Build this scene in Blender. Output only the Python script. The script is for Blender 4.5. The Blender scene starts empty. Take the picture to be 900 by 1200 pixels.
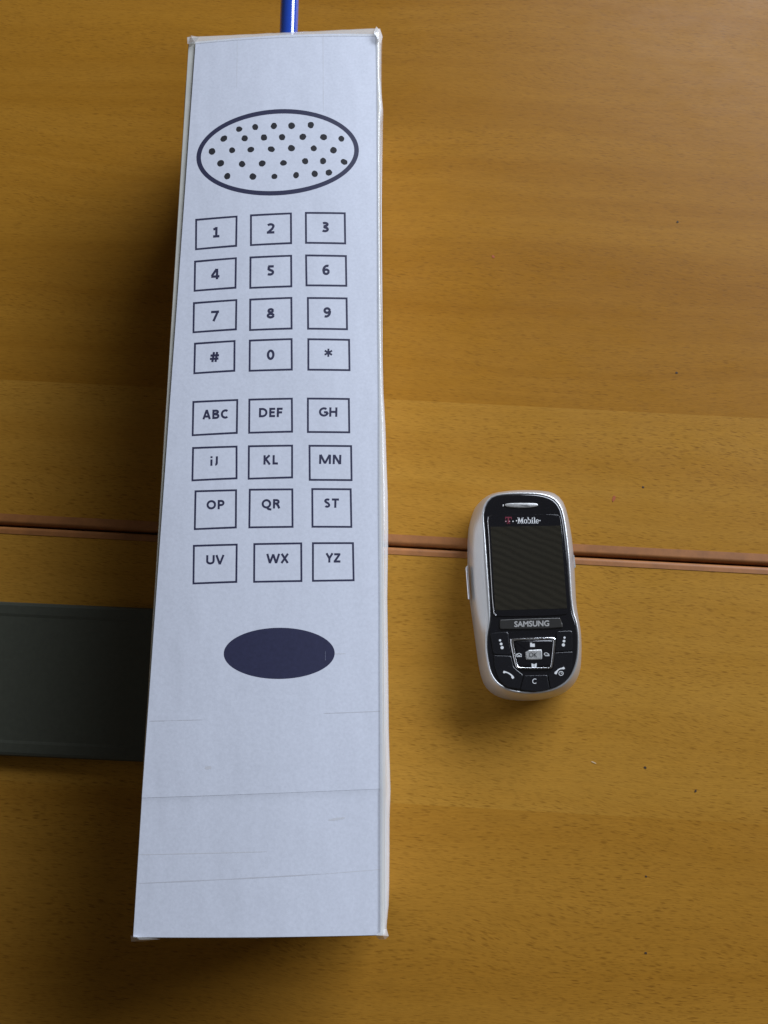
import bpy, bmesh, math, random
from mathutils import Vector, noise as mnoise
S = bpy.context.scene
COL = S.collection
random.seed(4)
R = math.radians

# ------------------------------------------------------------------ camera, world, lamps, exposure
FPX, TILT, CAMH = 970.0, R(15.0), 0.355         # focal length in photo pixels (900 wide), tilt off nadir, height over the table
cam = bpy.data.objects.new('camera', bpy.data.cameras.new('camera'))
COL.objects.link(cam)
cam.data.sensor_fit = 'HORIZONTAL'; cam.data.sensor_width = 36.0; cam.data.lens = 36.0 * FPX / 900.0
cam.location = (0, 0, CAMH); cam.rotation_euler = (TILT, 0, 0)
cam.data.clip_start = 0.01; cam.data.clip_end = 50
S.camera = cam

w = bpy.data.worlds.new('World'); S.world = w; w.use_nodes = True
bg = w.node_tree.nodes['Background']
bg.inputs[0].default_value = (1.0, 0.97, 0.92, 1); bg.inputs[1].default_value = 0.063

def lamp(name, loc, aim, size, energy, color, sy=None):
    l = bpy.data.lights.new(name, 'AREA'); l.energy = energy; l.color = color
    l.shape = 'RECTANGLE'; l.size = size; l.size_y = sy or size
    o = bpy.data.objects.new(name, l); COL.objects.link(o); o.location = loc
    o.rotation_euler = (Vector(aim) - Vector(loc)).to_track_quat('-Z', 'Y').to_euler()
    return o
AZ, EL, DIST = R(46), R(29), 2.6                # the window, to the right and beyond the table
C0 = Vector((0.05, 0.10, 0))
wl = C0 + DIST * Vector((math.cos(AZ) * math.cos(EL), math.sin(AZ) * math.cos(EL), math.sin(EL)))
lamp('window_light', wl, C0, 2.6, 131, (0.80, 0.87, 1.0), 1.0)

S.view_settings.view_transform = 'Standard'; S.view_settings.look = 'None'
S.view_settings.exposure = 0.0; S.view_settings.gamma = 1.0
S.view_settings.use_curve_mapping = False
S.cycles.use_denoising = True
S.cycles.max_bounces = 8

# ------------------------------------------------------------------ measuring: photo pixel -> point on the plane at height z
ct, st = math.cos(TILT), math.sin(TILT)
def at(px, py, z=0.0):
    x, u = px - 450.0, 600.0 - py
    dy, dz = FPX * st + u * ct, -FPX * ct + u * st
    k = (z - CAMH) / dz
    return Vector((x * k, dy * k, z))

# ------------------------------------------------------------------ materials
def mat(name, col, rough=0.5, metal=0.0, coat=0.0, spec=0.5, coat_rough=0.1):
    m = bpy.data.materials.new(name); m.use_nodes = True
    b = m.node_tree.nodes['Principled BSDF']
    b.inputs['Base Color'].default_value = (*col, 1); b.inputs['Roughness'].default_value = rough
    b.inputs['Metallic'].default_value = metal; b.inputs['Coat Weight'].default_value = coat
    b.inputs['Coat Roughness'].default_value = coat_rough
    b.inputs['Specular IOR Level'].default_value = spec
    return m
class N:
    def __init__(s, m): s.t = m.node_tree; s.b = s.t.nodes['Principled BSDF']
    def new(s, k, **kw):
        n = s.t.nodes.new(k)
        for a, v in kw.items(): setattr(n, a, v)
        return n
    def link(s, a, b): s.t.links.new(a, b)
    def coord(s, scale, src=None, rot=0, loc=(0, 0, 0)):
        mp = s.new('ShaderNodeMapping'); mp.inputs['Scale'].default_value = scale; mp.inputs['Rotation'].default_value = (0, 0, rot)
        mp.inputs['Location'].default_value = loc
        if src is None: src = s.new('ShaderNodeTexCoord').outputs['Object']
        s.link(src, mp.inputs['Vector']); return mp.outputs['Vector']
    def noise(s, vec, detail=2, rough=0.5, scale=1.0):
        n = s.new('ShaderNodeTexNoise'); n.inputs['Scale'].default_value = scale; n.inputs['Detail'].default_value = detail
        n.inputs['Roughness'].default_value = rough; s.link(vec, n.inputs['Vector']); return n.outputs['Fac']
    def ramp(s, fac, stops):
        n = s.new('ShaderNodeValToRGB'); e = n.color_ramp.elements
        while len(e) < len(stops): e.new(0.5)
        for i, (p, c) in enumerate(stops):
            e[i].position = p; e[i].color = (*c, 1) if isinstance(c, tuple) else (c, c, c, 1)
        s.link(fac, n.inputs['Fac']); return n.outputs['Color']
    def mix(s, fac, a, b, mode='MIX'):
        n = s.new('ShaderNodeMix', data_type='RGBA', blend_type=mode)
        for sock, v in ((n.inputs[0], fac), (n.inputs[6], a), (n.inputs[7], b)):
            if hasattr(v, 'is_linked'): s.link(v, sock)
            else: sock.default_value = v if not isinstance(v, tuple) else (*v, 1)
        return n.outputs[2]
    def math(s, op, a, b):
        n = s.new('ShaderNodeMath', operation=op)
        for sock, v in zip(n.inputs, (a, b)):
            if hasattr(v, 'is_linked'): s.link(v, sock)
            else: sock.default_value = v
        return n.outputs[0]
    def bump(s, h, strength, dist):
        n = s.new('ShaderNodeBump'); n.inputs['Strength'].default_value = strength; n.inputs['Distance'].default_value = dist
        s.link(h, n.inputs['Height']); s.link(n.outputs['Normal'], s.b.inputs['Normal'])

def wood(name, light, dark, seed, bands=0.7, fleck=0.5):
    m = mat(name, light, 0.45, spec=0.08); n = N(m)
    tc = n.new('ShaderNodeTexCoord').outputs['Object']
    lowf = n.noise(n.coord((5, 16, 1), tc, loc=(seed, seed * 2, 0)), 2)
    sep = n.new('ShaderNodeSeparateXYZ'); n.link(tc, sep.inputs[0])
    y2 = n.math('ADD', sep.outputs[1], n.math('MULTIPLY', n.math('SUBTRACT', lowf, 0.5), 0.030))
    cmb = n.new('ShaderNodeCombineXYZ'); n.link(sep.outputs[0], cmb.inputs[0]); n.link(y2, cmb.inputs[1])
    wv = cmb.outputs[0]
    band = n.noise(n.coord((1.6, 55, 1), wv, loc=(seed, 0, 0)), 4, 0.6)
    broad = n.noise(n.coord((1.2, 13, 1), wv, loc=(seed * 3, 2, 0)), 2)
    c = n.mix(n.ramp(n.math('ADD', n.math('MULTIPLY', band, 0.55), n.math('MULTIPLY', broad, 0.45)), [(0.36, 0.0), (0.64, 1.0)]), dark, light)
    def rows(vec):                                  # slide every grain row along by its own amount, so nothing lines up across the grain
        q = n.new('ShaderNodeSeparateXYZ'); n.link(vec, q.inputs[0])
        wn = n.new('ShaderNodeTexWhiteNoise'); wn.noise_dimensions = '1D'; n.link(n.math('FLOOR', q.outputs[1], 0.0), wn.inputs['W'])
        k = n.new('ShaderNodeCombineXYZ'); n.link(n.math('ADD', q.outputs[0], n.math('MULTIPLY', wn.outputs['Value'], 37.0)), k.inputs[0]); n.link(q.outputs[1], k.inputs[1])
        return k.outputs[0]
    fine = n.noise(rows(n.coord((110, 2300, 1), wv)), 3, 0.7)
    c = n.mix(0.30, c, n.ramp(fine, [(0.3, 0.30), (0.7, 1.0)]), 'MULTIPLY')
    # medullary flecks: short dark dashes along the grain
    def flecks(sx, sy, rot, off, r0, r1, keep):
        v = n.new('ShaderNodeTexVoronoi'); v.voronoi_dimensions = '2D'; v.inputs['Scale'].default_value = 1.0
        n.link(rows(n.coord((sx, sy, 1), n.coord((1, 1, 1), wv, rot), loc=(off, off * 1.7, 0))), v.inputs['Vector'])
        sc_ = n.new('ShaderNodeSeparateColor'); n.link(v.outputs['Color'], sc_.inputs[0])
        return n.mix(1.0, n.ramp(v.outputs['Distance'], [(r0, 1.0), (r1, 0.0)]), n.ramp(sc_.outputs[0], [(1 - keep, 0.0), (1.0, 1.0)]), 'MULTIPLY')
    f1 = n.math('MAXIMUM', flecks(131, 800, R(4), seed, 0.09, 0.27, 0.50), flecks(187, 1080, R(6), seed * 2.3, 0.10, 0.31, 0.5))
    f2 = n.math('MAXIMUM', flecks(211, 1500, R(5), seed * 5, 0.08, 0.30, 0.6), flecks(290, 1750, R(3), seed * 7, 0.08, 0.30, 0.55))
    dens = n.ramp(n.noise(n.coord((7, 30, 1), wv, loc=(4, seed, 0)), 2), [(0.30, 0.55), (0.6, 1.0)])
    fm = n.mix(1.0, n.math('MAXIMUM', f1, n.math('MULTIPLY', f2, 0.75)), dens, 'MULTIPLY')
    c = n.mix(n.math('MULTIPLY', fm, fleck), c, (0.17, 0.068, 0.008))
    mott = n.noise(n.coord((90, 160, 1), tc), 3, 0.6)
    c = n.mix(0.10, c, n.ramp(mott, [(0.3, 0.55), (0.7, 1.0)]), 'MULTIPLY')
    n.link(c, n.b.inputs['Base Color'])
    n.link(n.ramp(n.noise(n.coord((40, 60, 1), tc), 4, 0.6), [(0.3, 0.36), (0.7, 0.50)]), n.b.inputs['Roughness'])
    n.bump(n.math('SUBTRACT', fine, n.math('MULTIPLY', fm, 0.6)), 0.25, 0.0001)
    return m
W_FAR_DIMMED = wood('beech_veneer_far_dimmed', (0.43, 0.197, 0.022), (0.345, 0.145, 0.012), 1.3, fleck=0.65)  # darker veneer leaf; light falloff towards the far end is also in the colour
W_MID = wood('beech_veneer_pale', (0.50, 0.250, 0.036), (0.43, 0.200, 0.024), 4.1, fleck=0.72)
W_NEAR_SHADED = wood('beech_veneer_near_shaded', (0.475, 0.228, 0.030), (0.40, 0.180, 0.020), 7.7, fleck=0.75)  # veneer tone with the photographer's soft shadow at the near end painted in
CORE = mat('chipboard', (0.30, 0.2, 0.1), 0.9)

def mottled(name, col, rough, amt, scale, bump=0.0, bd=0.00005, **kw):
    m = mat(name, col, rough, **kw); n = N(m)
    v = n.noise(n.coord((scale,) * 3), 4, 0.65)
    n.link(n.mix(amt, col, n.ramp(v, [(0.3, 0.35), (0.7, 1.0)]), 'MULTIPLY'), n.b.inputs['Base Color'])
    if bump: n.bump(v, bump, bd)
    return m
BAND = mottled('salmon_edge_plastic', (0.38, 0.142, 0.032), 0.6, 0.45, 140, 0.3)
SLAB = mottled('dark_grey_green_plastic', (0.060, 0.064, 0.046), 0.5, 0.25, 500, 0.3)
PAPER = mottled('white_print_paper', (0.74, 0.77, 0.86), 0.55, 0.16, 900, 0.15, 0.0001, coat=0.25, coat_rough=0.3)
n = N(PAPER)                                        # shallow glue ripples under the print, over the fibre texture
bn = [q for q in PAPER.node_tree.nodes if q.type == 'BUMP'][0]
big = n.noise(n.coord((26, 11, 20)), 3, 0.55)
b2 = n.new('ShaderNodeBump'); b2.inputs['Strength'].default_value = 0.35; b2.inputs['Distance'].default_value = 0.0025
n.link(big, b2.inputs['Height']); n.link(b2.outputs['Normal'], bn.inputs['Normal'])
CARD = mottled('film_covered_card', (0.66, 0.65, 0.59), 0.5, 0.2, 120, coat=0.3)
CREASE = mat('crease_grey', (0.57, 0.58, 0.63), 0.6)
SCUFF = mat('ink_scuff', (0.16, 0.17, 0.24), 0.6)
SMUDGE = mat('pencil_smudge', (0.64, 0.65, 0.69), 0.6)
INK = mottled('printed_navy_ink', (0.034, 0.036, 0.085), 0.5, 0.3, 900)
HOLE = mat('punched_hole_black', (0.010, 0.010, 0.016), 0.7)
FILM = bpy.data.materials.new('clear_film'); FILM.use_nodes = True
n_ = N(FILM); b_ = n_.b
b_.inputs['Base Color'].default_value = (0.88, 0.88, 0.86, 1); b_.inputs['Roughness'].default_value = 0.22
b_.inputs['Alpha'].default_value = 0.5; b_.inputs['Coat Weight'].default_value = 0.5
BLUE = mat('blue_plastic', (0.015, 0.065, 0.42), 0.14, coat=1.0, coat_rough=0.03)
SILVER = mottled('silver_paint', (0.61, 0.61, 0.605), 0.30, 0.14, 2500, metal=0.60, coat=0.3)
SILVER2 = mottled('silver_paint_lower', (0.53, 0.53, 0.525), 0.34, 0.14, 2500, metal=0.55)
CHROME = mat('chrome', (0.80, 0.80, 0.82), 0.14, metal=1.0)
STEEL = mottled('brushed_steel', (0.72, 0.72, 0.70), 0.35, 0.6, 1500, metal=0.55)
BLACK = mat('piano_black', (0.008, 0.008, 0.010), 0.10, coat=0.5, coat_rough=0.03)
KEYBLK = mat('key_black', (0.011, 0.011, 0.013), 0.2)
BARM = mat('dark_brushed_bar', (0.060, 0.058, 0.054), 0.35, metal=0.6)
WHITE = mat('white_legend', (0.75, 0.76, 0.76), 0.5)
LETTER = mat('silver_letter', (0.62, 0.61, 0.59), 0.35, metal=0.5)
MAGENTA = mat('magenta_legend', (0.16, 0.006, 0.025), 0.5)
PINK = mat('pink_legend', (0.50, 0.26, 0.30), 0.5)
SPECK = mat('dark_speck', (0.05, 0.03, 0.015), 0.8)
RUST = mat('orange_speck', (0.36, 0.075, 0.006), 0.6)
PALE = mat('pale_scratch', (0.62, 0.45, 0.25), 0.5)
SCREEN = mat('display_glass', (0.030, 0.029, 0.025), 0.16, coat=0.3, coat_rough=0.05); n = N(SCREEN)
tc = n.new('ShaderNodeTexCoord').outputs['Object']
wob = n.noise(n.coord((60, 120, 1), tc), 2)
sp = n.new('ShaderNodeSeparateXYZ'); n.link(tc, sp.inputs[0])
ph = n.math('ADD', n.math('ADD', n.math('MULTIPLY', sp.outputs[1], 2 * math.pi / 0.0030), n.math('MULTIPLY', sp.outputs[0], 900.0)), n.math('MULTIPLY', wob, 9.0))
sn = n.math('SINE', ph, 0.0)
n.link(n.ramp(n.math('ADD', n.math('MULTIPLY', sn, 0.5), 0.5), [(0.0, (0.019, 0.017, 0.012)), (1.0, (0.027, 0.024, 0.017))]), n.b.inputs['Base Color'])

# ------------------------------------------------------------------ object helpers
def empty(name, loc, label, cat, rz=0.0, group=None):
    o = bpy.data.objects.new(name, None); COL.objects.link(o)
    o.location = loc; o.rotation_euler = (0, 0, rz); o['label'] = label; o['category'] = cat
    o.empty_display_size = 0.01
    if group: o['group'] = group
    return o
def world_loc(o):
    return (world_loc(o.parent) if o.parent else Vector()) + o.location
def build(name, verts, faces, m, parent=None, smooth=False):
    """verts are world points; they are stored relative to the (unrotated) thing's base."""
    base = world_loc(parent) if parent else Vector()
    me = bpy.data.meshes.new(name)
    me.from_pydata([tuple(Vector(v) - base) for v in verts], [], faces)
    bm = bmesh.new(); bm.from_mesh(me); bmesh.ops.recalc_face_normals(bm, faces=bm.faces); bm.to_mesh(me); bm.free()
    if len(me.polygons) and max(v.co.z for v in me.vertices) - min(v.co.z for v in me.vertices) < .0016 and sum(p.normal.z * p.area for p in me.polygons) < 0: me.flip_normals()
    for p in me.polygons: p.use_smooth = smooth
    me.materials.append(m)
    o = bpy.data.objects.new(name, me); COL.objects.link(o); o.parent = parent
    return o
def join(parts):
    V, F = [], []
    for v, f in parts:
        k = len(V); V += list(v); F += [tuple(i + k for i in q) for q in f]
    return V, F
def chaikin(p, it=2):
    p = [Vector(q) for q in p]
    for _ in range(it):
        q = []
        for a, b in zip(p, p[1:] + p[:1]): q += [a * .75 + b * .25, a * .25 + b * .75]
        p = q
    return p
def catmull(p, per=6):
    p = [Vector(q) for q in p]; n = len(p); out = []
    for i in range(n):
        a, b, c, d = p[i - 1], p[i], p[(i + 1) % n], p[(i + 2) % n]
        for k in range(per):
            t = k / per
            out.append(.5 * ((2 * b) + (c - a) * t + (2 * a - 5 * b + 4 * c - d) * t * t + (3 * b - a - 3 * c + d) * t ** 3))
    return out
def inset(p, d):
    """shrink a closed polygon of world points (xy) by d"""
    n = len(p); area = sum(p[i].x * p[(i + 1) % n].y - p[(i + 1) % n].x * p[i].y for i in range(n))
    s = 1 if area > 0 else -1; out = []
    for i in range(n):
        t = (p[(i + 1) % n] - p[i - 1]); t = Vector((t.x, t.y, 0))
        if t.length < 1e-9: out.append(p[i].copy()); continue
        t.normalize(); out.append(p[i] + Vector((-t.y, t.x, 0)) * s * d)
    return out
def setz(p, z): return [Vector((q.x, q.y, z)) for q in p]
def loft(rings, cap0=True, cap1=True):
    n = len(rings[0]); V = [v for r in rings for v in r]; F = []
    for k in range(len(rings) - 1):
        for i in range(n):
            j = (i + 1) % n; F.append((k * n + i, k * n + j, (k + 1) * n + j, (k + 1) * n + i))
    if cap0: F.append(tuple(range(n)))
    if cap1: F.append(tuple((len(rings) - 1) * n + i for i in range(n)))
    return V, F
def pad(poly, z0, h, bev):
    """raised pad with bevelled rim from a world polygon"""
    return loft([setz(poly, z0), setz(poly, z0 + h - bev), setz(inset(poly, bev * .35), z0 + h - bev * .3), setz(inset(poly, bev), z0 + h)])
def roundpoly(p, r, k=4):
    p = [Vector(q) for q in p]; out = []; n = len(p)
    for i in range(n):
        a, b, c = p[i - 1], p[i], p[(i + 1) % n]
        da, dc = (a - b), (c - b); ra = min(r, da.length * .45); rc_ = min(r, dc.length * .45)
        s, e = b + da.normalized() * ra, b + dc.normalized() * rc_
        for j in range(k + 1):
            t = j / k; out.append(s * (1 - t) ** 2 + b * 2 * t * (1 - t) + e * t * t)
    return out
def ellipse(cx, cy, a, b, rot=0, n=48, jit=0):
    o = []
    for i in range(n):
        t = 2 * math.pi * i / n; k = 1 + (random.uniform(-jit, jit) if jit else 0)
        x, y = a * k * math.cos(t), b * k * math.sin(t)
        o.append((cx + x * math.cos(rot) - y * math.sin(rot), cy + x * math.sin(rot) + y * math.cos(rot)))
    return o

_tc = {}
def text_2d(s, embolden=0.0):
    """flat outline of a word as (verts, faces) in em units, centred"""
    key = (s, embolden)
    if key in _tc: return _tc[key]
    c = bpy.data.curves.new('t', 'FONT'); c.body = s; c.offset = embolden; c.resolution_u = 4
    o = bpy.data.objects.new('t', c); COL.objects.link(o)
    dg = bpy.context.evaluated_depsgraph_get(); dg.update()
    me = bpy.data.meshes.new_from_object(o.evaluated_get(dg))
    V = [(v.co.x, v.co.y) for v in me.vertices]; F = [tuple(p.vertices) for p in me.polygons]
    bpy.data.objects.remove(o); bpy.data.curves.remove(c); bpy.data.meshes.remove(me)
    x0, x1 = min(v[0] for v in V), max(v[0] for v in V); y0, y1 = min(v[1] for v in V), max(v[1] for v in V)
    V = [(v[0] - (x0 + x1) / 2, v[1] - (y0 + y1) / 2) for v in V]
    _tc[key] = (V, F, x1 - x0, y1 - y0); return _tc[key]

# ------------------------------------------------------------------ the two tables
A, B = at(0, 615, 0), at(900, 663, 0)
RZ = math.atan2(B.y - A.y, B.x - A.x)
MID = (A + B) / 2; MID.z = 0
ca, sa = math.cos(RZ), math.sin(RZ)
def to_table(p):
    d = p - MID; return Vector((d.x * ca + d.y * sa, -d.x * sa + d.y * ca, d.z))
HALF = 0.9
def table(label, sign, strips, gap, bandw):
    t = empty('table', MID, label, 'table', RZ)
    def part(name, V, F, m, smooth=False, parent=t):
        me = bpy.data.meshes.new(name); me.from_pydata(V, [], F)
        bm = bmesh.new(); bm.from_mesh(me); bmesh.ops.recalc_face_normals(bm, faces=bm.faces); bm.to_mesh(me); bm.free()
        for p in me.polygons: p.use_smooth = smooth
        me.materials.append(m); o = bpy.data.objects.new(name, me); COL.objects.link(o); o.parent = parent; return o
    y0 = gap + bandw; far = 0.8
    ys = sorted([sign * y0, sign * far])
    part('tabletop', *join([([(-HALF, ys[0], -.026), (HALF, ys[0], -.026), (HALF, ys[1], -.026), (-HALF, ys[1], -.026),
                       (-HALF, ys[0], -.001), (HALF, ys[0], -.001), (HALF, ys[1], -.001), (-HALF, ys[1], -.001)],
                      [(0, 1, 2, 3), (4, 5, 6, 7), (0, 1, 5, 4), (1, 2, 6, 5), (2, 3, 7, 6), (3, 0, 4, 7)])]), CORE)
    out = []
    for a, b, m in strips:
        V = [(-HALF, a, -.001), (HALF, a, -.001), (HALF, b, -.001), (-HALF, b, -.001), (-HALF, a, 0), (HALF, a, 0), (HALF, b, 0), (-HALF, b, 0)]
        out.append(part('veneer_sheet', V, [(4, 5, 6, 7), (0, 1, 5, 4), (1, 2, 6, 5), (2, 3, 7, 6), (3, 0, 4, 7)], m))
    # rounded plastic edge
    prof = [(y0 - .00005, .0002)]; r = 0.0017
    for k in range(9):
        a = math.pi / 2 * k / 8; prof.append((gap + r - r * math.sin(a), .0002 - r + r * math.cos(a)))
    prof += [(gap, -.026), (y0 - .00005, -.026)]
    V = []; F = []; nx = 2; n = len(prof)
    for x in (-HALF, HALF): V += [(x, sign * y, z) for y, z in prof]
    F = [(i, (i + 1) % n, n + (i + 1) % n, n + i) for i in range(n)] + [tuple(range(n)), tuple(range(n, 2 * n))]
    part('edge_band', V, F, BAND)
    return t, out, part
yb = to_table((at(450, 467) + at(900, 491)) / 2).y
GAP = 0.0005
tfar, vfar, pfar = table('beech table beyond the seam, under the top half of the white box', 1,
    [(GAP + .0047, yb, W_MID), (yb, 0.8, W_FAR_DIMMED)], GAP, .0047)
yn = -to_table((at(460, 938) + at(700, 958)) / 2).y
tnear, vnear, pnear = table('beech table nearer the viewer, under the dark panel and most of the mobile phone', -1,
    [(-GAP - .0034, -yn, W_MID), (-yn, -0.8, W_NEAR_SHADED)], GAP, .0034)
def speck(px, py, a, b, m, par, maker, name='speck'):
    poly = [to_table(at(x, y, 0)) for x, y in ellipse(px, py, a, b, R(20), 9, 0.3)]
    V, F = loft([[Vector((p.x, p.y, .00002)) for p in poly], [Vector((p.x, p.y, .00012)) for p in poly]], cap0=False)
    maker(name, V, F, m)
for px, py, a, b, m in [(719, 585, 2.0, 3.6, RUST), (753.5, 571, 1.6, 1.0, SPECK), (793, 437, 1.4, 1.2, SPECK), (578, 301, 1.8, 1.6, RUST), (794, 260, 1.2, 1.2, SPECK)]:
    speck(px, py, a, b, m, tfar, pfar)
for px, py, a, b, m in [(756, 899.5, 1.8, 1.5, SPECK), (815, 927, 1.1, 2.0, SPECK), (757, 1027, 1.2, 1.2, SPECK), (757, 1117, 1.6, 1.2, SPECK), (696, 893.5, 3.2, 0.7, PALE)]:
    speck(px, py, a, b, m, tnear, pnear)

# ------------------------------------------------------------------ dark panel left of the box
z1 = 0.005
c = [at(-150, 698, z1), at(204, 713.5, z1), at(202, 894.5, z1), at(-150, 879, z1)]
base = (c[0] + c[1] + c[2] + c[3]) / 4; base.z = 0
dp = empty('dark_panel', base, 'dark grey-green flat panel lying on the wood left of the white box', 'panel')
cc = [v.copy() for v in c]
def rect_ring(d, z): return setz([cc[0] + Vector((d, -d, 0)), cc[1] + Vector((-d, -d, 0)), cc[2] + Vector((-d, d, 0)), cc[3] + Vector((d, d, 0))], z)
V, F = loft([rect_ring(.0004, .0001), rect_ring(0, .0012), rect_ring(0, z1 - .0012), rect_ring(.0005, z1 - .0003), rect_ring(.0015, z1), rect_ring(.0050, z1), rect_ring(.0062, z1 - .00025)])
build('panel_body', V, F, SLAB, dp)

# ------------------------------------------------------------------ the home-made giant phone: a box under printed paper and clear film
H = 0.065
TL, TR, BR, BL = at(228.5, 46.5, H), at(442, 37, H), at(446.5, 1097, H), at(154.5, 1099.5, H)
oTL, oTR, oBR, oBL = at(219, 45, H), at(444.5, 35, H), at(451, 1098, H), at(152.5, 1101, H)
bx = (oTL + oTR + oBR + oBL) / 4; bx.z = 0
toy = empty('toy_phone', bx, 'tall white home-made box phone with printed keypad and blue antenna', 'toy phone')
def lerp(a, b, t): return a + (b - a) * t
def bil(u, v): return lerp(lerp(TL, TR, u), lerp(BL, BR, u), v)     # u across, v from far to near
def paper_uv(x, y):
    v = (TL.y - y) / (TL.y - BL.y)
    for _ in range(3):
        l, r_ = lerp(TL, BL, v), lerp(TR, BR, v); u = (x - l.x) / (r_.x - l.x)
        t_, b_2 = lerp(TL, TR, u), lerp(BL, BR, u); v = (t_.y - y) / (t_.y - b_2.y)
    return u, v
def paper_z(x, y):
    u, v = paper_uv(x, y); q = 2 * u - 1
    z = H - (0.0016 * q * q if q > 0 else 0.0015 * q * q)
    z += 0.00022 * (mnoise.noise(Vector((x * 22, y * 14, 3))))
    return z
def paper_sheet(quad, nu, nv, dz, lift=0.0, drape=0.0):
    a, b, c2, d = quad; V = []; F = []
    for j in range(nv + 1):
        for i in range(nu + 1):
            u, v = i / nu, j / nv
            p = lerp(lerp(a, b, u), lerp(d, c2, u), v)
            z = paper_z(p.x, p.y) + dz + lift * max(0, (v - .93) / .07) ** 2
            if drape:
                d_ = lerp(f0, f1, (p.x - f0.x) / (f1.x - f0.x)).y - p.y; z += drape * math.exp(-max(d_, 0) / .0012)
            V.append(Vector((p.x, p.y, z)))
    for j in range(nv):
        for i in range(nu):
            k = j * (nu + 1) + i; F.append((k, k + 1, k + nu + 2, k + nu + 1))
    # give it a thickness: skirt round the rim
    rim = [i for i in range(nu + 1)] + [(j + 1) * (nu + 1) - 1 for j in range(1, nv + 1)] + [nv * (nu + 1) + i for i in range(nu - 1, -1, -1)] + [j * (nu + 1) for j in range(nv - 1, 0, -1)]
    k0 = len(V)
    for i in rim: V.append(V[i].copy())
    k1 = len(V)
    for i in rim: V.append(V[i] - Vector((0, 0, dz * .9 + .0001)))
    for q in range(len(rim)):
        r2 = (q + 1) % len(rim); F.append((k0 + q, k0 + r2, k1 + r2, k1 + q))
    return V, F
f0, f1 = at(130 + 90 / 2.571, 700 + 605 / 2.571, H), at(130 + 818 / 2.571 + .5, 700 + 577.5 / 2.571, H)
fa, fb = at(130 + 86 / 2.571, 700 + 640 / 2.571, H), at(446, 700 + 600 / 2.571, H)
V, F = paper_sheet((TL, TR, f1, f0), 24, 90, 0.00025, 0.0); build('paper_sheet', V, F, PAPER, toy, True)
gl = lerp(TL, BL, .80); gr = lerp(TR, BR, .80)
V, F = paper_sheet((lerp(f0, TL, .002), lerp(f1, TR, .002), BR, BL), 24, 160, 0.00008, 0, .00013); build('paper_sheet', V, F, PAPER, toy, True)
# body
V = []; F = []; NS = 60
for k in range(NS + 1):
    v = k / NS; ol, orr = lerp(oTL, oBL, v), lerp(oTR, oBR, v); pl, pr = lerp(TL, BL, v), lerp(TR, BR, v)
    w1 = .0004 * mnoise.noise(Vector((k * .31, 1, 0)))
    sec = [(ol.x - .0004, .0003), (ol.x + w1, H * .5), (ol.x + w1 * .5, H - .0028), (ol.x + .0004, H - .0021), (pl.x + .0008, H - .0018),
           (lerp(pl, pr, .5).x, H - .0003), (pr.x - .0004, H - .0020), (orr.x - .0008, H - .0027), (orr.x, H - .0045), (orr.x + w1 * .6, H * .5), (orr.x, .0003)]
    yl, yr = ol.y, orr.y
    for x, z in sec:
        u = (x - ol.x) / (orr.x - ol.x); V.append(Vector((x, lerp(yl, yr, u), z)))
n = 11
for k in range(NS):
    for i in range(n):
        j = (i + 1) % n; F.append((k * n + i, k * n + j, (k + 1) * n + j, (k + 1) * n + i))
F += [tuple(range(n)), tuple(NS * n + i for i in range(n))]
build('box_body', V, F, CARD, toy)

SIDE = mottled('white_side_paper', (0.82, 0.83, 0.86), 0.5, 0.1, 300)
V = []
for v in (0.003, 0.5, 0.997):
    p = lerp(oTR, oBR, v)
    for x, z in ((.0002, .0012), (.0005, .0012), (.0005, H - .0070), (.0002, H - .0070)): V.append(Vector((p.x + x, p.y, z)))
build('side_paper', V, [(k * 4 + i, k * 4 + (i + 1) % 4, k * 4 + 4 + (i + 1) % 4, k * 4 + 4 + i) for k in (0, 1) for i in range(4)] + [(0, 1, 2, 3), (8, 9, 10, 11)], SIDE, toy)

def on_paper(px, py, dz):
    p = at(px, py, H); p.z = paper_z(p.x, p.y) + dz; return p
INKZ = 0.000265
def ink_ring(name, outer, inner, m=INK, parent=toy, z=INKZ):
    n = len(outer); V = [on_paper(x, y, z) for x, y in outer] + [on_paper(x, y, z) for x, y in inner]
    return build(name, V, [(i, (i + 1) % n, n + (i + 1) % n, n + i) for i in range(n)], m, parent)
def ink_fill(name, poly, m=INK, parent=toy, z=INKZ, grid=0):
    V = [on_paper(x, y, z) for x, y in poly]; n = len(V)
    cx, cy = sum(p[0] for p in poly) / n, sum(p[1] for p in poly) / n
    for s in (0.66, 0.33): V += [on_paper(cx + (x - cx) * s, cy + (y - cy) * s, z) for x, y in poly]
    V.append(on_paper(cx, cy, z)); F = []
    for k in (0, 1): F += [(k * n + i, k * n + (i + 1) % n, (k + 1) * n + (i + 1) % n, (k + 1) * n + i) for i in range(n)]
    F += [(2 * n + i, 2 * n + (i + 1) % n, 3 * n) for i in range(n)]
    return build(name, V, F, m, parent)
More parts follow.
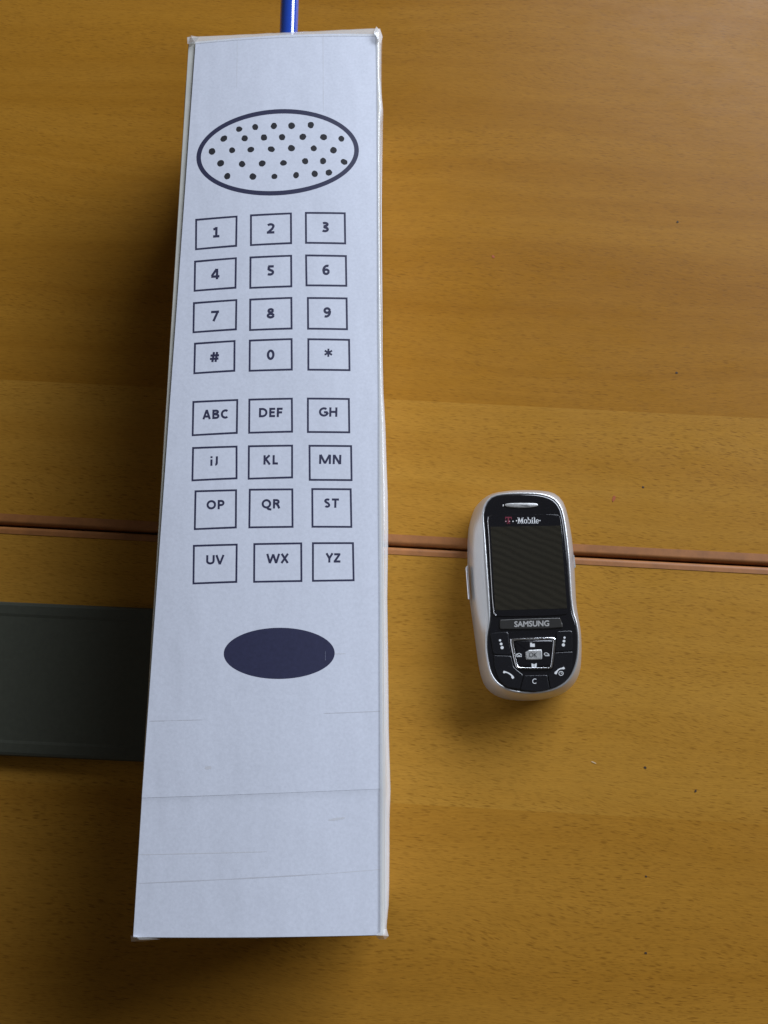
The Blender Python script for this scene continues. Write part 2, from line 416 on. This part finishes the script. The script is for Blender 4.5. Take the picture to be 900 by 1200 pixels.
# bold humanist lettering drawn in strokes: x in cap heights, y 0..1; arcs are ('a', cx, cy, rx, ry, from, to)
STEM = 0.225
def arc(cx, cy, rx, ry, t0, t1, n=12): return [(cx + rx * math.cos(R(t0 + (t1 - t0) * i / n)), cy + ry * math.sin(R(t0 + (t1 - t0) * i / n))) for i in range(n + 1)]
h = STEM / 2
GLYPH = {
 'A': (.86, [[(h * .9, 0), (.43, 1)], [(.86 - h * .9, 0), (.43, 1)], [(.2, .29), (.66, .29)]]),
 'B': (.72, [[(h, 0), (h, 1)], [(h, 1 - h), (.36, 1 - h)] + arc(.36, .74, .22, .26 - h, 90, -90) + [(h, .48 + .0)], [(h, .51), (.38, .51)] + arc(.38, .30, .25, .30 - h, 90, -90) + [(h, h)]]),
 'C': (.72, [arc(.47, .5, .47 - h, .5 - h, 52, 308, 20)]),
 'D': (.84, [[(h, 0), (h, 1)], [(h, 1 - h), (.32, 1 - h)] + arc(.34, .5, .50 - h, .5 - h, 90, -90, 18) + [(h, h)]]),
 'E': (.58, [[(h, 0), (h, 1)], [(h, 1 - h), (.58, 1 - h)], [(h, .52), (.53, .52)], [(h, h), (.58, h)]]),
 'F': (.56, [[(h, 0), (h, 1)], [(h, 1 - h), (.56, 1 - h)], [(h, .50), (.52, .50)]]),
 'G': (.84, [arc(.49, .5, .49 - h, .5 - h, 50, 335, 22) + [(.84 - h, .5)], [(.5, .47), (.84, .47)]]),
 'H': (.80, [[(h, 0), (h, 1)], [(.8 - h, 0), (.8 - h, 1)], [(h, .52), (.8 - h, .52)]]),
 'J': (.36, [[(.36 - h, 1), (.36 - h, .3)] + arc(.12, .3, .24 - h, .3 - h, 0, -95, 8)]),
 'i': (.20, [[(.1, 0), (.1, .68)], [(.1, .83), (.1, 1.02)]]),
 'K': (.74, [[(h, 0), (h, 1)], [(h, .48), (.60, 1)], [(.24, .58), (.64, 0)]]),
 'L': (.54, [[(h, 0), (h, 1)], [(h, h), (.54, h)]]),
 'M': (1.16, [[(h, 0), (h, 1)], [(1.16 - h, 0), (1.16 - h, 1)], [(h + .03, 1), (.58, .06)], [(1.13 - h, 1), (.58, .06)]]),
 'N': (.84, [[(h, 0), (h, 1)], [(.84 - h, 0), (.84 - h, 1)], [(h + .04, .97), (.80 - h, .03)]]),
 'O': (.98, [arc(.49, .5, .49 - h, .5 - h, 0, 360, 28)]),
 'P': (.70, [[(h, 0), (h, 1)], [(h, 1 - h), (.36, 1 - h)] + arc(.36, .67, .34 - h, .33 - h, 90, -90) + [(h, .34 + h)]]),
 'Q': (1.0, [arc(.49, .5, .49 - h, .5 - h, 0, 360, 28), [(.52, .14), (.70, -.06), (1.0, -.12)]]),
 'R': (.74, [[(h, 0), (h, 1)], [(h, 1 - h), (.36, 1 - h)] + arc(.36, .71, .32 - h, .29 - h, 90, -90) + [(h, .42 + h)], [(.36, .46), (.50, .36), (.65, 0)]]),
 'S': (.62, [arc(.32, .735, .25 - h * .2, .265 - h, 38, 200, 12) + [(.20, .58), (.42, .45)] + arc(.30, .275, .32 - h, .275 - h, 38, -148, 14)]),
 'T': (.72, [[(0, 1 - h), (.72, 1 - h)], [(.36, 0), (.36, 1)]]),
 'U': (.82, [[(h, 1), (h, .38)] + arc(.41, .38, .41 - h, .38 - h, 180, 360, 14) + [(.82 - h, 1)]]),
 'V': (.86, [[(h * .9, 1), (.43, .0)], [(.86 - h * .9, 1), (.43, .0)]]),
 'W': (1.30, [[(h * .9, 1), (.36, 0)], [(.65, .95), (.36, 0)], [(.65, .95), (.94, 0)], [(1.30 - h * .9, 1), (.94, 0)]]),
 'X': (.78, [[(.10, 1), (.68, 0)], [(.68, 1), (.10, 0)]]),
 'Y': (.76, [[(.09, 1), (.38, .45)], [(.67, 1), (.38, .45)], [(.38, .5), (.38, 0)]]),
 'Z': (.64, [[(.03, 1 - h), (.62, 1 - h)], [(.56, 1 - h), (.08, h)], [(0, h), (.64, h)]]),
 '1': (.60, [[(.32, 0), (.32, 1)], [(.32, .92), (.06, .76)], [(.04, h), (.60, h)]]),
 '2': (.62, [arc(.29, .70, .29 - h * .4, .30 - h, 150, -20, 12) + [(.44, .46), (.10, .12)], [(0, h), (.62, h)]]),
 '3': (.60, [arc(.26, .75, .26 - h * .5, .25 - h, 140, -80, 12) + [(.16, .52)], [(.16, .53)] + arc(.26, .28, .34 - h, .28 - h, 80, -140, 14)]),
 '4': (.70, [[(.50, 0), (.50, 1)], [(.46, .98), (.08, .34)], [(.03, .27), (.70, .27)]]),
 '5': (.60, [[(.10, 1 - h), (.54, 1 - h)], [(.15, 1 - h), (.13, .53)], [(.12, .55), (.24, .58)] + arc(.25, .32, .35 - h, .27 - h * .6, 85, -135, 14)]),
 '6': (.64, [arc(.33, .32, .31 - h, .32 - h, 0, 360, 20), [(h, .34)] + arc(.42, .46, .42 - h, .54 - h, 190, 72, 12)]),
 '7': (.62, [[(.0, 1 - h), (.62, 1 - h)], [(.54, .94), (.20, 0)]]),
 '8': (.64, [arc(.32, .74, .27 - h, .26 - h, 0, 360, 18), arc(.32, .28, .32 - h, .28 - h, 0, 360, 20)]),
 '9': (.64, [arc(.31, .68, .31 - h, .32 - h, 0, 360, 20), [(.64 - h, .66)] + arc(.22, .54, .42 - h, .54 - h, 10, -108, 12)]),
 '0': (.66, [arc(.33, .5, .33 - h, .5 - h, 0, 360, 24)]),
 '#': (.74, [[(.20, 0), (.32, 1)], [(.46, 0), (.58, 1)], [(.04, .66), (.74, .66)], [(0, .33), (.70, .33)]]),
 '*': (.60, [[(.30, .38), (.30, 1.0)], [(.03, .53), (.57, .85)], [(.03, .85), (.57, .53)]]),
}
def word_strokes(word):
    out = []; x = 0
    for i, ch in enumerate(word):
        wd, st_ = GLYPH[ch]
        out += [[(px + x, py) for px, py in p] for p in st_]; x += wd + (.15 if ch not in 'UVWXY' else .04)
    x -= (.15 if word[-1] not in 'UVWXY' else .04)
    return out, x
def ribbon(P, w):
    V = []; k = len(P)
    for i, p in enumerate(P):
        a, b = P[max(i - 1, 0)], P[min(i + 1, k - 1)]; d = Vector((b[0] - a[0], b[1] - a[1]))
        if d.length < 1e-6: d = Vector((1, 0))
        d.normalize(); m = 1.0
        if 0 < i < k - 1:
            e = Vector((p[0] - a[0], p[1] - a[1]))
            if e.length > 1e-6: m = min(1.4, 1 / max(.4, abs(e.normalized().dot(d))))
        V += [(p[0] - d.y * w * m, p[1] + d.x * w * m), (p[0] + d.y * w * m, p[1] - d.x * w * m)]
    return V, [(2 * i, 2 * i + 1, 2 * i + 3, 2 * i + 2) for i in range(k - 1)]
KEYS = []
for s, q, tpos in [
    ('1', ((106,75),(294,66),(292,203),(105,213)), (199,137)), ('2', ((349,62),(533,54),(534,193),(349,201)), (440,124)), ('3', ((590,51),(769,49),(771,190),(591,191)), (680,116)),
    ('4', ((101,259),(291,249),(289,387),(99,396)), (195,321)), ('5', ((347,247),(534,240),(535,383),(346,389)), (440,309)), ('6', ((591,238),(774,237),(776,376),(593,378)), (683,304)),
    ('7', ((96,442),(293,433),(291,570),(94,579)), (194,505)), ('8', ((346,432),(535,425),(536,568),(345,574)), (440,497)), ('9', ((599,425),(777,423),(779,567),(600,568)), (688,491)),
    ('#', ((101,621),(285,613),(284,752),(98,760)), (192,686)), ('0', ((344,612),(536,606),(537,748),(343,753)), (440,679)), ('*', ((601,606),(788,605),(790,747),(601,748)), (693,668))]:
    KEYS.append((s, [(200 + x / 3.75, 235 + y / 3.75) for x, y in q], (200 + tpos[0] / 3.75, 235 + tpos[1] / 3.75), 46 / 3.75))
for s, q, tpos in [
    ('ABC', ((94,72),(297,66),(295,219),(91,227)), (195,132)), ('DEF', ((342,65),(537,61),(538,214),(341,219)), (440,126)), ('GH', ((599,60),(787,59),(789,214),(599,215)), (692,122)),
    ('iJ', ((93,275),(294,271),(294,419),(90,426)), (191,338)), ('KL', ((340,270),(538,267),(538,415),(339,421)), (440,334)), ('MN', ((606,267),(797,266),(799,424),(607,425)), (701,330)),
    ('OP', ((104,466),(292,463),(291,635),(101,641)), (197,530)), ('QR', ((344,461),(539,459),(540,632),(342,635)), (441,527)), ('ST', ((618,457),(795,456),(798,630),(619,631)), (707,522)),
    ('UV', ((97,706),(295,702),(293,874),(95,880)), (196,772)), ('WX', ((364,700),(578,696),(579,870),(363,874)), (470,767)), ('YZ', ((621,695),(805,693),(808,865),(621,869)), (713,763))]:
    KEYS.append((s, [(200 + x / 3.75, 450 + y / 3.75) for x, y in q], (200 + tpos[0] / 3.75, 450 + tpos[1] / 3.75), 41 / 3.75))
WIDTH = {'ABC': 112, 'DEF': 104, 'GH': 82, 'iJ': 34, 'KL': 64, 'MN': 98, 'OP': 80, 'QR': 82, 'ST': 64, 'UV': 82, 'WX': 100, 'YZ': 66,
         '1': 30, '2': 33, '3': 33, '4': 38, '5': 33, '6': 35, '7': 35, '8': 38, '9': 36, '#': 40, '0': 36, '*': 36}
for s, q, tp, th in KEYS:
    cx = sum(p[0] for p in q) / 4; cy = sum(p[1] for p in q) / 4; lw = 2.25
    inner = [(x + (lw if x < cx else -lw), y + (lw if y < cy else -lw)) for x, y in q]
    # subdivide so that the printed line follows the bulge of the paper
    def sub(p, k=6): return [tuple(lerp(Vector(a), Vector(b), i / k)) for a, b in zip(p, p[1:] + p[:1]) for i in range(k)]
    ko = ink_ring('printed_key', sub(q), sub(inner))
    ux = Vector((q[1][0] - q[0][0], q[1][1] - q[0][1])).normalized() * .6 + Vector((.4, 0)); ux.normalize()
    uy = Vector((0.02, -1)); V = []; F2 = []; nz = 0
    strokes, tw = word_strokes(s); sx = WIDTH[s] / 3.75 / tw
    sy = th * {'#': .95, '*': 1.25}.get(s, 1.0)
    for P in strokes:
        SV, SF = ribbon([(x * sx / sy, y) for x, y in P], (STEM if s != '*' else .14) / 2); k = len(V); nz += 1
        V += [on_paper(*(Vector(tp) + ux * (x - tw * sx / sy / 2) * sy + uy * (y - (.69 if s == '*' else .5)) * sy), INKZ + nz * 2e-6) for x, y in SV]
        F2 += [tuple(i + k for i in f) for f in SF]
    build('key_legend', V, F2, INK, ko)
# earpiece print
rot = -R(3.6); e0 = (190 + 434 / 3.214, 575 / 3.214)
ear = ink_ring('speaker_outline', ellipse(*e0, 95.6, 50.4, rot, 96), ellipse(*e0, 90.2, 45.2, rot, 96))
for x, y in [(290,486),(351,479),(421,476),(488,475),(560,471),(232,520),(311,521),(384,519),(452,518),(530,516),(608,516),(675,520),(187,567),(263,565),(334,564),(411,563),(487,559),(571,559),(645,564),(220,613),(301,618),(377,617),(457,615),(539,608),(606,606),(685,607),(245,662),(342,666),(423,666),(505,661),(575,655),(628,649)]:
    ink_fill('speaker_hole', ellipse(190 + x / 3.214, y / 3.214, random.uniform(3.4, 4.4), random.uniform(3.2, 4.0), random.uniform(-.5, .5), 14, .06), HOLE)
mic = ink_fill('microphone_spot', ellipse(327.2, 765.7, 65, 30, -R(.5), 72))
# creases and tape edges showing through the paper
def line_mark(pts, wpx, m, name='crease', z=0.000262):
    a, b = Vector(pts[0]), Vector(pts[1]); k = 16; V = []; F = []
    nrm = Vector((-(b - a).y, (b - a).x)).normalized()
    for i in range(k + 1):
        p = lerp(a, b, i / k); ww = 1.5 * wpx * (.55 + .45 * mnoise.noise(Vector((i * .7, p.x * .1, p.y * .1)))) * (0.35 if i in (0, k) else 1)
        for s in (-1, 1): V.append(on_paper(p.x + nrm.x * ww * s, p.y + nrm.y * ww * s, z))
    F = [(2 * i, 2 * i + 1, 2 * i + 3, 2 * i + 2) for i in range(k)]
    build(name, V, F, m, toy)
c7 = lambda x, y: (130 + x / 2.571, 700 + y / 2.571)
c4 = lambda x, y: (190 + x / 3.214, y / 3.214)
for a, b, wd, m, zz in [((112, 373), (275, 369), .55, CREASE, .000262), ((640, 350), (816, 343), .55, CREASE, .000262),
                 ((82, 777), (470, 766), .6, SMUDGE, .000095), ((80, 864), (640, 834), .75, CREASE, .000095), ((640, 834), (816, 822), .5, SMUDGE, .000095),
                 ((655, 672), (705, 665), 1.6, SMUDGE, .000095), ((283, 515), (303, 512), 2.0, SMUDGE, .000262)]:
    line_mark((c7(*a), c7(*b)), wd, m, z=zz)
for a, b, wd in [((283, 150), (281, 330), .35), ((606, 130), (607, 420), .4)]: line_mark((c4(*a), c4(*b)), wd, SMUDGE)
line_mark((c7(672, 170), c7(708, 169)), .5, SMUDGE)
line_mark((c7(646, 162), c7(646, 190)), .3, SCUFF, 'scuff', INKZ + .00001)
# clear film folded over the right edge, the far edge and the corners
stn = [(37, 441.5, 446.5), (44, 442, 448), (60, 442.5, 446.5), (90, 443, 446), (118, 443.2, 448), (130, 443.3, 449), (145, 443.4, 446.5), (200, 443.6, 446), (260, 443.8, 446), (320, 444, 446.6), (400, 444.4, 448), (460, 445, 449.5), (500, 445, 451.8),
       (540, 445, 453), (580, 445, 454.5), (620, 445.4, 455), (700, 446, 454), (780, 446, 455), (860, 446.3, 455.8), (900, 446.3, 457), (930, 446.3, 457.6), (960, 446.4, 456.6), (1000, 446.4, 456.6), (1040, 446.5, 456.2), (1060, 446.5, 455.6), (1080, 446.4, 453.6), (1094, 446.2, 452.5)]
V = []; F = []
for k, (y, xi, xo) in enumerate(stn):
    a = on_paper(xi - 1.2, y, .0006); jit = .0006 * mnoise.noise(Vector((y * .05, 0, 7)))
    o1 = at(xo, y, H - .004)
    V += [a, lerp(a, Vector((o1.x, o1.y, H + .0002)), .5) + Vector((0, 0, jit - .0004)), Vector((o1.x - .0004, o1.y, H - .0022 + jit)), o1, Vector((o1.x - .0003 + jit, o1.y, H - .012)), Vector((max(o1.x - .0012, lerp(oTR, oBR, k / (len(stn) - 1)).x + .0005), o1.y, .004))]
n = 6
for k in range(len(stn) - 1):
    for i in range(n - 1): F.append((k * n + i, k * n + i + 1, (k + 1) * n + i + 1, (k + 1) * n + i))
build('film_fold', V, F, FILM, toy, True)
V = []; F = []; m_ = 26
for k in range(m_ + 1):
    t = k / m_; px = 219 + 224 * t; py = 46 - 9 * t; hgt = 2.6 + 1.6 * t + .8 * mnoise.noise(Vector((k * .6, 2, 2)))
    a = at(px, py + 3, H); a.z = paper_z(min(max(a.x, TL.x), TR.x), a.y) + .0004
    b2 = at(px + .4, py - hgt * .8, H - .001); c2 = at(px + .3, py - hgt, H - .004)
    V += [a, b2, c2, Vector((c2.x, max(c2.y - .001, oTL.y + .0005), .02))]
for k in range(m_):
    for i in range(3): F.append((k * 4 + i, k * 4 + i + 1, (k + 1) * 4 + i + 1, (k + 1) * 4 + i))
build('film_fold', V, F, FILM, toy, True)
# crumpled film tabs at the corners
def tab(pts):
    V = [at(x, y, z) for x, y, z in pts]; k = len(V); c_ = sum(V, Vector()) / k + Vector((0, 0, .0012)); V.append(c_)
    build('film_tab', V, [(i, (i + 1) % k, k) for i in range(k)], FILM, toy)
tab([(438, 38, H + .0006), (441, 31, H - .001), (446, 36, H - .002), (448.5, 43, H - .003), (446, 52, H - .002), (443, 46, H + .0004)])
tab([(219, 44, H - .003), (224, 41.5, H - .001), (233, 43.5, H + .0008), (229, 50, H), (222, 56, H - .002)])
tab([(440, 1096, H + .0003), (449, 1090, H), (453, 1088, H - .001), (455.5, 1097, H - .002), (451, 1101, H - .002), (444, 1101, H - .0012)])
tab([(153, 1096, H - .002), (160, 1098, H), (188, 1100.5, H - .0012), (168, 1103, H - .002), (154, 1103.5, H - .003)])
# blue antenna in the far end
V = []; F = []; q0 = Vector((at(338.5, 38, .034).x, oTL.y - .006, .034)); q1 = q0 + Vector((.0012, .095, .0105)); n = 28
dirv = (q1 - q0).normalized(); e1 = dirv.cross(Vector((0, 0, 1))).normalized(); e2 = e1.cross(dirv)
prof = [(0, .0043), (.004, .0043), (.01, .0043), (.3, .0043), (.6, .0043), (.79, .0043), (.797, .0043), (.80, .0043), (.805, .0047), (.86, .0047), (.865, .0042), (.97, .0040), (1.0, .0026)]
rings = [[lerp(q0, q1, t) + e1 * r_ * math.cos(2 * math.pi * i / n) + e2 * r_ * math.sin(2 * math.pi * i / n) for i in range(n)] for t, r_ in prof]
V, F = loft(rings); ant = build('antenna', V, F, BLUE, toy, True)

# ------------------------------------------------------------------ the slider mobile phone
z0 = lambda x, y: (530 + x / 4.288, 560 + y / 4.288)
FZ = 0.0190
face_px = [(154,185),(164,140),(190,102),(240,84),(340,79),(440,84),(505,105),(540,143),(557,195),(572,300),(582,400),(589,500),(596,600),(606,675),(622,725),(632,790),(632,860),(624,925),(600,990),(560,1035),(500,1064),(420,1078),(330,1074),(262,1054),(216,1018),(190,970),(176,900),(171,850),(173,790),(184,725),(187,680),(181,560),(173,450),(166,350),(159,260)]
out_px = [(97,195),(112,155),(150,113),(195,88),(260,75),(340,69),(440,71),(505,83),(548,120),(572,180),(594,290),(606,400),(612,500),(619,640),(634,735),(642,800),(643,900),(634,985),(603,1043),(543,1089),(450,1115),(360,1121),(270,1112),(208,1086),(164,1040),(139,965),(123,860),(104,720),(88,600),(79,450),(77,350),(83,250)]
face = [at(*z0(x, y), FZ) for x, y in face_px]; outl = [at(*z0(x, y), .009) for x, y in out_px]
face, outl = catmull(face, 5), catmull(outl, 5)
pc = sum(face, Vector()) / len(face); pc.z = 0
mob = empty('mobile_phone', pc, 'small silver and black slider mobile phone lying on the seam between the tables', 'mobile phone')
NA = 120
def polar(p, c):
    out = []
    for k in range(NA):
        a = 2 * math.pi * k / NA; d = Vector((math.cos(a), math.sin(a))); best = 0
        for i in range(len(p)):
            s, e = p[i], p[(i + 1) % len(p)]; sx, sy, ex, ey = s.x - c.x, s.y - c.y, e.x - s.x, e.y - s.y
            den = d.x * ey - d.y * ex
            if abs(den) < 1e-12: continue
            t = (sx * ey - sy * ex) / den; q = (sx * d.y - sy * d.x) / den
            if -1e-6 <= q <= 1 + 1e-6 and t > best: best = t
        out.append(Vector((c.x + d.x * best, c.y + d.y * best, 0)))
    return out
Fp, Op = polar(face, pc), polar(outl, pc)
def blend(t, z, d=0.0):
    p = [lerp(o, f, t) for o, f in zip(Op, Fp)]
    if d: p = inset(p, d)
    return setz(p, z)
V, F = loft([blend(0, .0002, .005), blend(0, .0006, .0035), blend(0, .0022, .0014), blend(0, .0045, .0004), blend(0, .0075, .0001), blend(0, .0086, .0002), blend(0, .0089, .0006)])
build('lower_shell', V, F, SILVER2, mob, True)
V, F = loft([blend(0, .0091, .0008), blend(0, .0093, .0003), blend(0, .0100, .0000), blend(.10, .0125), blend(.32, .0152), blend(.60, .0174), blend(.82, .0186), blend(.95, .0190, -.0002), blend(1, .0190, .0002), blend(1, .0184, .0005)])
build('upper_shell', V, F, SILVER, mob, True)
fz = .0193
V, F = loft([setz(inset(Fp, .0004), .0180), setz(inset(Fp, .0003), fz - .0003), setz(inset(Fp, .0006), fz - .0001), setz(inset(Fp, .0012), fz)])
fp = build('front_plate', V, F, BLACK, mob, False)
for p in fp.data.polygons: p.use_smooth = len(p.vertices) == 4
c2f = lambda x, y: (560 + x / 6.923, 570 + y / 6.923)
c3f = lambda x, y: (560 + x / 6.923, 700 + y / 6.923)
def pts(cf, P, z=fz): return [at(*cf(x, y), z) for x, y in P]
def mpad(name, cf, P, h, bev, m, parent=mob, it=2, base=fz, smooth=False, r=None):
    V, F = pad(roundpoly(pts(cf, P, base), r) if r else chaikin(pts(cf, P, base), it), base - .0002, h + .0002, bev); return build(name, V, F, m, parent, smooth)
# earpiece grille
ep = mpad('earpiece', c2f, [(216,150),(230,139),(300,135),(420,135),(478,138),(490,152),(478,166),(400,176),(300,174),(228,166)], .0005, .0003, STEEL, smooth=True)
build('earpiece_slit', *loft([pts(c2f, [(345,152),(400,154),(425,160),(385,160)], fz + .00052), pts(c2f, [(345,152),(400,154),(425,160),(385,160)], fz + .00058)]), HOLE, ep)
mpad('sensor_dot', c2f, [(198,148),(210,148),(210,164),(198,164)], .0002, .0001, STEEL)
# display window
win_px = [(176,198),(196,186),(530,183),(546,198),(584,668),(570,692),(232,698),(214,688)]
wn = mpad('display_window', z0, win_px, .00035, .00008, BLACK)
disp = mpad('display', z0, [(192,246),(544,240),(577,656),(216,666)], .00006, .00002, SCREEN, wn, it=0, base=fz + .00035)
# bright edge of the window on its left
V = []; F = []
eln = [(196,188),(182,196),(180,215),(186,300),(194,450),(203,600),(210,680),(222,691)]
top = [at(*z0(x, y), fz + .00030) for x, y in eln]; 
for i, p in enumerate(top):
    V += [p + Vector((-.00022, 0, -.0002)), p + Vector((-.00008, 0, .00012)), p + Vector((.00010, 0, .00006))]
for i in range(len(top) - 1):
    for j in range(2): F.append((i * 3 + j, i * 3 + j + 1, i * 3 + 3 + j + 1, i * 3 + 3 + j))
build('window_edge', V, F, CHROME, wn, True)
# carrier wordmark, in slab serif strokes
LZ = fz + .00035 + .00006
def flat(parts, m, name, parent, cf, z=LZ):
    V = []; F = []
    for P, f in parts:
        k = len(V); V += [at(*cf(x, y), z) for x, y in P]; F += [tuple(i + k for i in q) for q in f]
    return build(name, V, F, m, parent)
def rc(x0, y0, x1, y1): return [(x0, y0), (x1, y0), (x1, y1), (x0, y1)], [(0, 1, 2, 3)]
def ring(cx, cy, a, b, ta, tb, t0=0, t1=360, n=20):
    P = []; 
    for i in range(n + 1):
        t = R(t0 + (t1 - t0) * i / n); P += [(cx + a * math.cos(t), cy + b * math.sin(t)), (cx + (a - ta) * math.cos(t), cy + (b - tb) * math.sin(t))]
    return P, [(2 * i, 2 * i + 1, 2 * i + 3, 2 * i + 2) for i in range(n)]
def quad(*p): return list(p), [(0, 1, 2, 3)]
def disc(x, y, r, n=14): 
    return [(x + r * math.cos(2 * math.pi * i / n), y + r * math.sin(2 * math.pi * i / n)) for i in range(n)], [tuple(range(n))]
T, Bq = 253, 300
word = [rc(326, T, 333, Bq), rc(357, T, 366, Bq), quad((326, T), (336, T), (350, Bq - 8), (344, Bq - 2)), quad((364, T), (356, T), (343, Bq - 8), (348, Bq - 2)),
        rc(321, T - 1, 334, T + 4), rc(357, T - 1, 371, T + 4), rc(321, Bq - 4, 338, Bq + 1), rc(352, Bq - 4, 371, Bq + 1),
        ring(387, 284, 14, 17, 7, 4), rc(405, T - 3, 413, Bq), rc(401, T - 4, 412, T + 1), ring(418, 284, 13, 17, 7, 4),
        rc(438, 268, 446, Bq), rc(434, 267, 445, 271), rc(434, Bq - 4, 450, Bq + 1), disc(442, 258, 5), rc(456, T - 3, 464, Bq), rc(452, T - 4, 463, T + 1), rc(452, Bq - 4, 468, Bq + 1),
        ring(482, 284, 13, 17, 7, 4, 35, 360), rc(474, 282, 494, 286), rc(499, 273, 508, 281), rc(309, 274, 318, 283), rc(281, 279, 290, 288)]
flat(word, WHITE, 'carrier_word', mob, c2f)
flat([rc(222, 247, 275, 256), rc(222, 256, 228, 268), rc(269, 256, 275, 268), rc(242, 256, 254, 303), rc(234, 299, 262, 304)], MAGENTA, 'carrier_initial', mob, c2f)
flat([rc(222, 279, 232, 288), rc(251, 279, 261, 288)], PINK, 'carrier_dot', mob, c2f, LZ + .00003)
# maker's name bar
bar = mpad('name_bar', c3f, [(176,186),(186,180),(650,166),(668,170),(690,232),(680,252),(188,264),(177,250)], .0005, .0003, BARM, it=1)
V2, F2, tw, thh = text_2d('SAMSUNG')
P = [(437 + x * 280 / tw, 214 - x * 280 / tw * .028 - y * 44 / thh) for x, y in V2]
V = []; F = []
for q5, (ox, oy) in enumerate([(0, 0), (2.2, 0), (-2.2, 0), (0, 2.2), (0, -2.2)]):
    k = len(V); V += [at(*c3f(x + ox, y + oy), fz + .00055 + q5 * 4e-6) for x, y in P]; F += [tuple(i + k for i in f) for f in F2]
build('maker_name', V, F, LETTER, bar)
flat([quad((664, 172), (672, 172), (686, 236), (679, 238))], CHROME, 'bar_glint_edge', bar, c3f, fz + .00053)
# keypad
kp = dict(h=.0004, bev=.00022, m=KEYBLK)
lk = mpad('soft_key', c3f, [(98,290),(246,280),(250,340),(268,470),(126,464)], r=.0010, **kp)
rk = mpad('soft_key', c3f, [(634,276),(764,270),(768,434),(622,442),(638,345)], r=.0010, **kp)
ck = mpad('call_key', c3f, [(127,470),(269,476),(290,566),(318,590),(366,630),(338,744),(240,730),(168,662),(138,575)], r=.0006, **kp)
ek = mpad('end_key', c3f, [(621,448),(769,440),(762,570),(722,662),(652,718),(588,744),(567,628),(597,592),(608,570)], r=.0006, **kp)
cl = mpad('clear_key', c3f, [(373,634),(561,630),(582,746),(470,766),(344,750)], r=.0005, **kp)
KZ = fz + .00043
flat([disc(180, 349, 9), disc(189, 378, 11), disc(197, 408, 13)], WHITE, 'soft_key_dots', lk, c3f, KZ)
flat([disc(703, 327, 9), disc(699, 355, 11), disc(694, 386, 13)], WHITE, 'soft_key_dots', rk, c3f, KZ)
def stroke(P, w):
    V = []; k = len(P)
    for i, (x, y, ww) in enumerate(P):
        a, b = P[max(i - 1, 0)], P[min(i + 1, k - 1)]; d = Vector((b[0] - a[0], b[1] - a[1])).normalized()
        V += [(x - d.y * ww * w, y + d.x * ww * w), (x + d.y * ww * w, y - d.x * ww * w)]
    return V, [(2 * i, 2 * i + 1, 2 * i + 3, 2 * i + 2) for i in range(k - 1)]
flat([stroke([(206,604,1.0),(215,607,1.3),(225,606,.7),(245,613,.6),(266,626,.7),(277,637,.8),(280,644,1.3),(288,658,1.1)], 8)], WHITE, 'call_symbol', ck, c3f, KZ)
flat([stroke([(628,622,1.1),(634,610,1.3),(642,600,.8),(652,588,.65),(668,579,.65),(683,577,.75),(693,576,1.2),(702,570,1.2)], 8), ring(675, 617, 20, 19, 5, 5), rc(673, 606, 677, 619), rc(673, 616, 684, 620)], WHITE, 'end_symbol', ek, c3f, KZ)
V2, F2, tw, thh = text_2d('C')
build('clear_legend', [at(*c3f(458 + x * 32 / tw, 680 - y * 42 / thh), KZ) for x, y in V2], F2, WHITE, cl)
# navigation frame and pad
of = chaikin(pts(c3f, [(254,345),(268,333),(604,321),(630,330),(632,350),(608,566),(590,584),(324,584),(300,566)]), 2)
nf = chaikin(pts(c3f, [(290,362),(300,352),(592,344),(606,350),(607,362),(588,556),(578,566),(338,566),(324,556)]), 2)
rings = [setz(of, fz - .0001), setz(of, fz + .0005), setz([lerp(a, b, .35) for a, b in zip(of, nf)], fz + .0009), setz([lerp(a, b, .75) for a, b in zip(of, nf)], fz + .0008), setz(nf, fz + .0004), setz(nf, fz - .0001)]
V, F = loft(rings, False, False); build('navigation_frame', V, F, CHROME, mob, True)
npd = mpad('navigation_pad', c3f, [(296,366),(304,356),(590,348),(602,354),(602,364),(584,552),(576,562),(340,562),(328,552)], .0006, .0003, BLACK)
NZ = fz + .00063
flat([rc(424, 376, 462, 402), rc(424, 368, 440, 376)], WHITE, 'folder_symbol', npd, c3f, NZ)
flat([quad((435, 536), (454, 542), (454, 574), (437, 566)), quad((458, 542), (478, 534), (476, 564), (458, 574))], WHITE, 'book_symbol', npd, c3f, NZ)
flat([stroke([(313,462,1),(335,454,1),(353,462,1),(355,480,1),(316,481,1),(313,463,1)], 2.6), stroke([(316,464,1),(335,474,1),(352,463,1)], 2.4)], WHITE, 'mail_symbol', npd, c3f, NZ)
flat([ring(553, 460, 17, 12, 5, 4), rc(545, 466, 580, 476), disc(570, 463, 8)], WHITE, 'web_symbol', npd, c3f, NZ)
okb = mpad('centre_button', c3f, [(380,430),(508,422),(518,428),(520,500),(510,508),(396,510),(386,500)], .0010, .0004, STEEL, it=1, smooth=False)
V2, F2, tw, thh = text_2d('OK')
build('centre_legend', [at(*c3f(448 + x * 66 / tw, 467 - y * 40 / thh), fz + .00104) for x, y in V2], F2, KEYBLK, okb)
# volume rocker on the left flank
sb = [at(*z0(*p), .0118) for p in [(66,456),(76,444),(86,600),(88,616),(78,612)]]
V, F = loft([setz(sb, .0108), setz(sb, .0130), setz(inset(sb, .0003), .0133)])
build('volume_key', V, F, CHROME, mob)
sb = [at(*z0(*p), .0118) for p in [(604,395),(611,390),(618,450),(610,455)]]
V, F = loft([setz(sb, .0105), setz(sb, .0125), setz(inset(sb, .0003), .0128)])
build('side_key', V, F, SILVER2, mob)
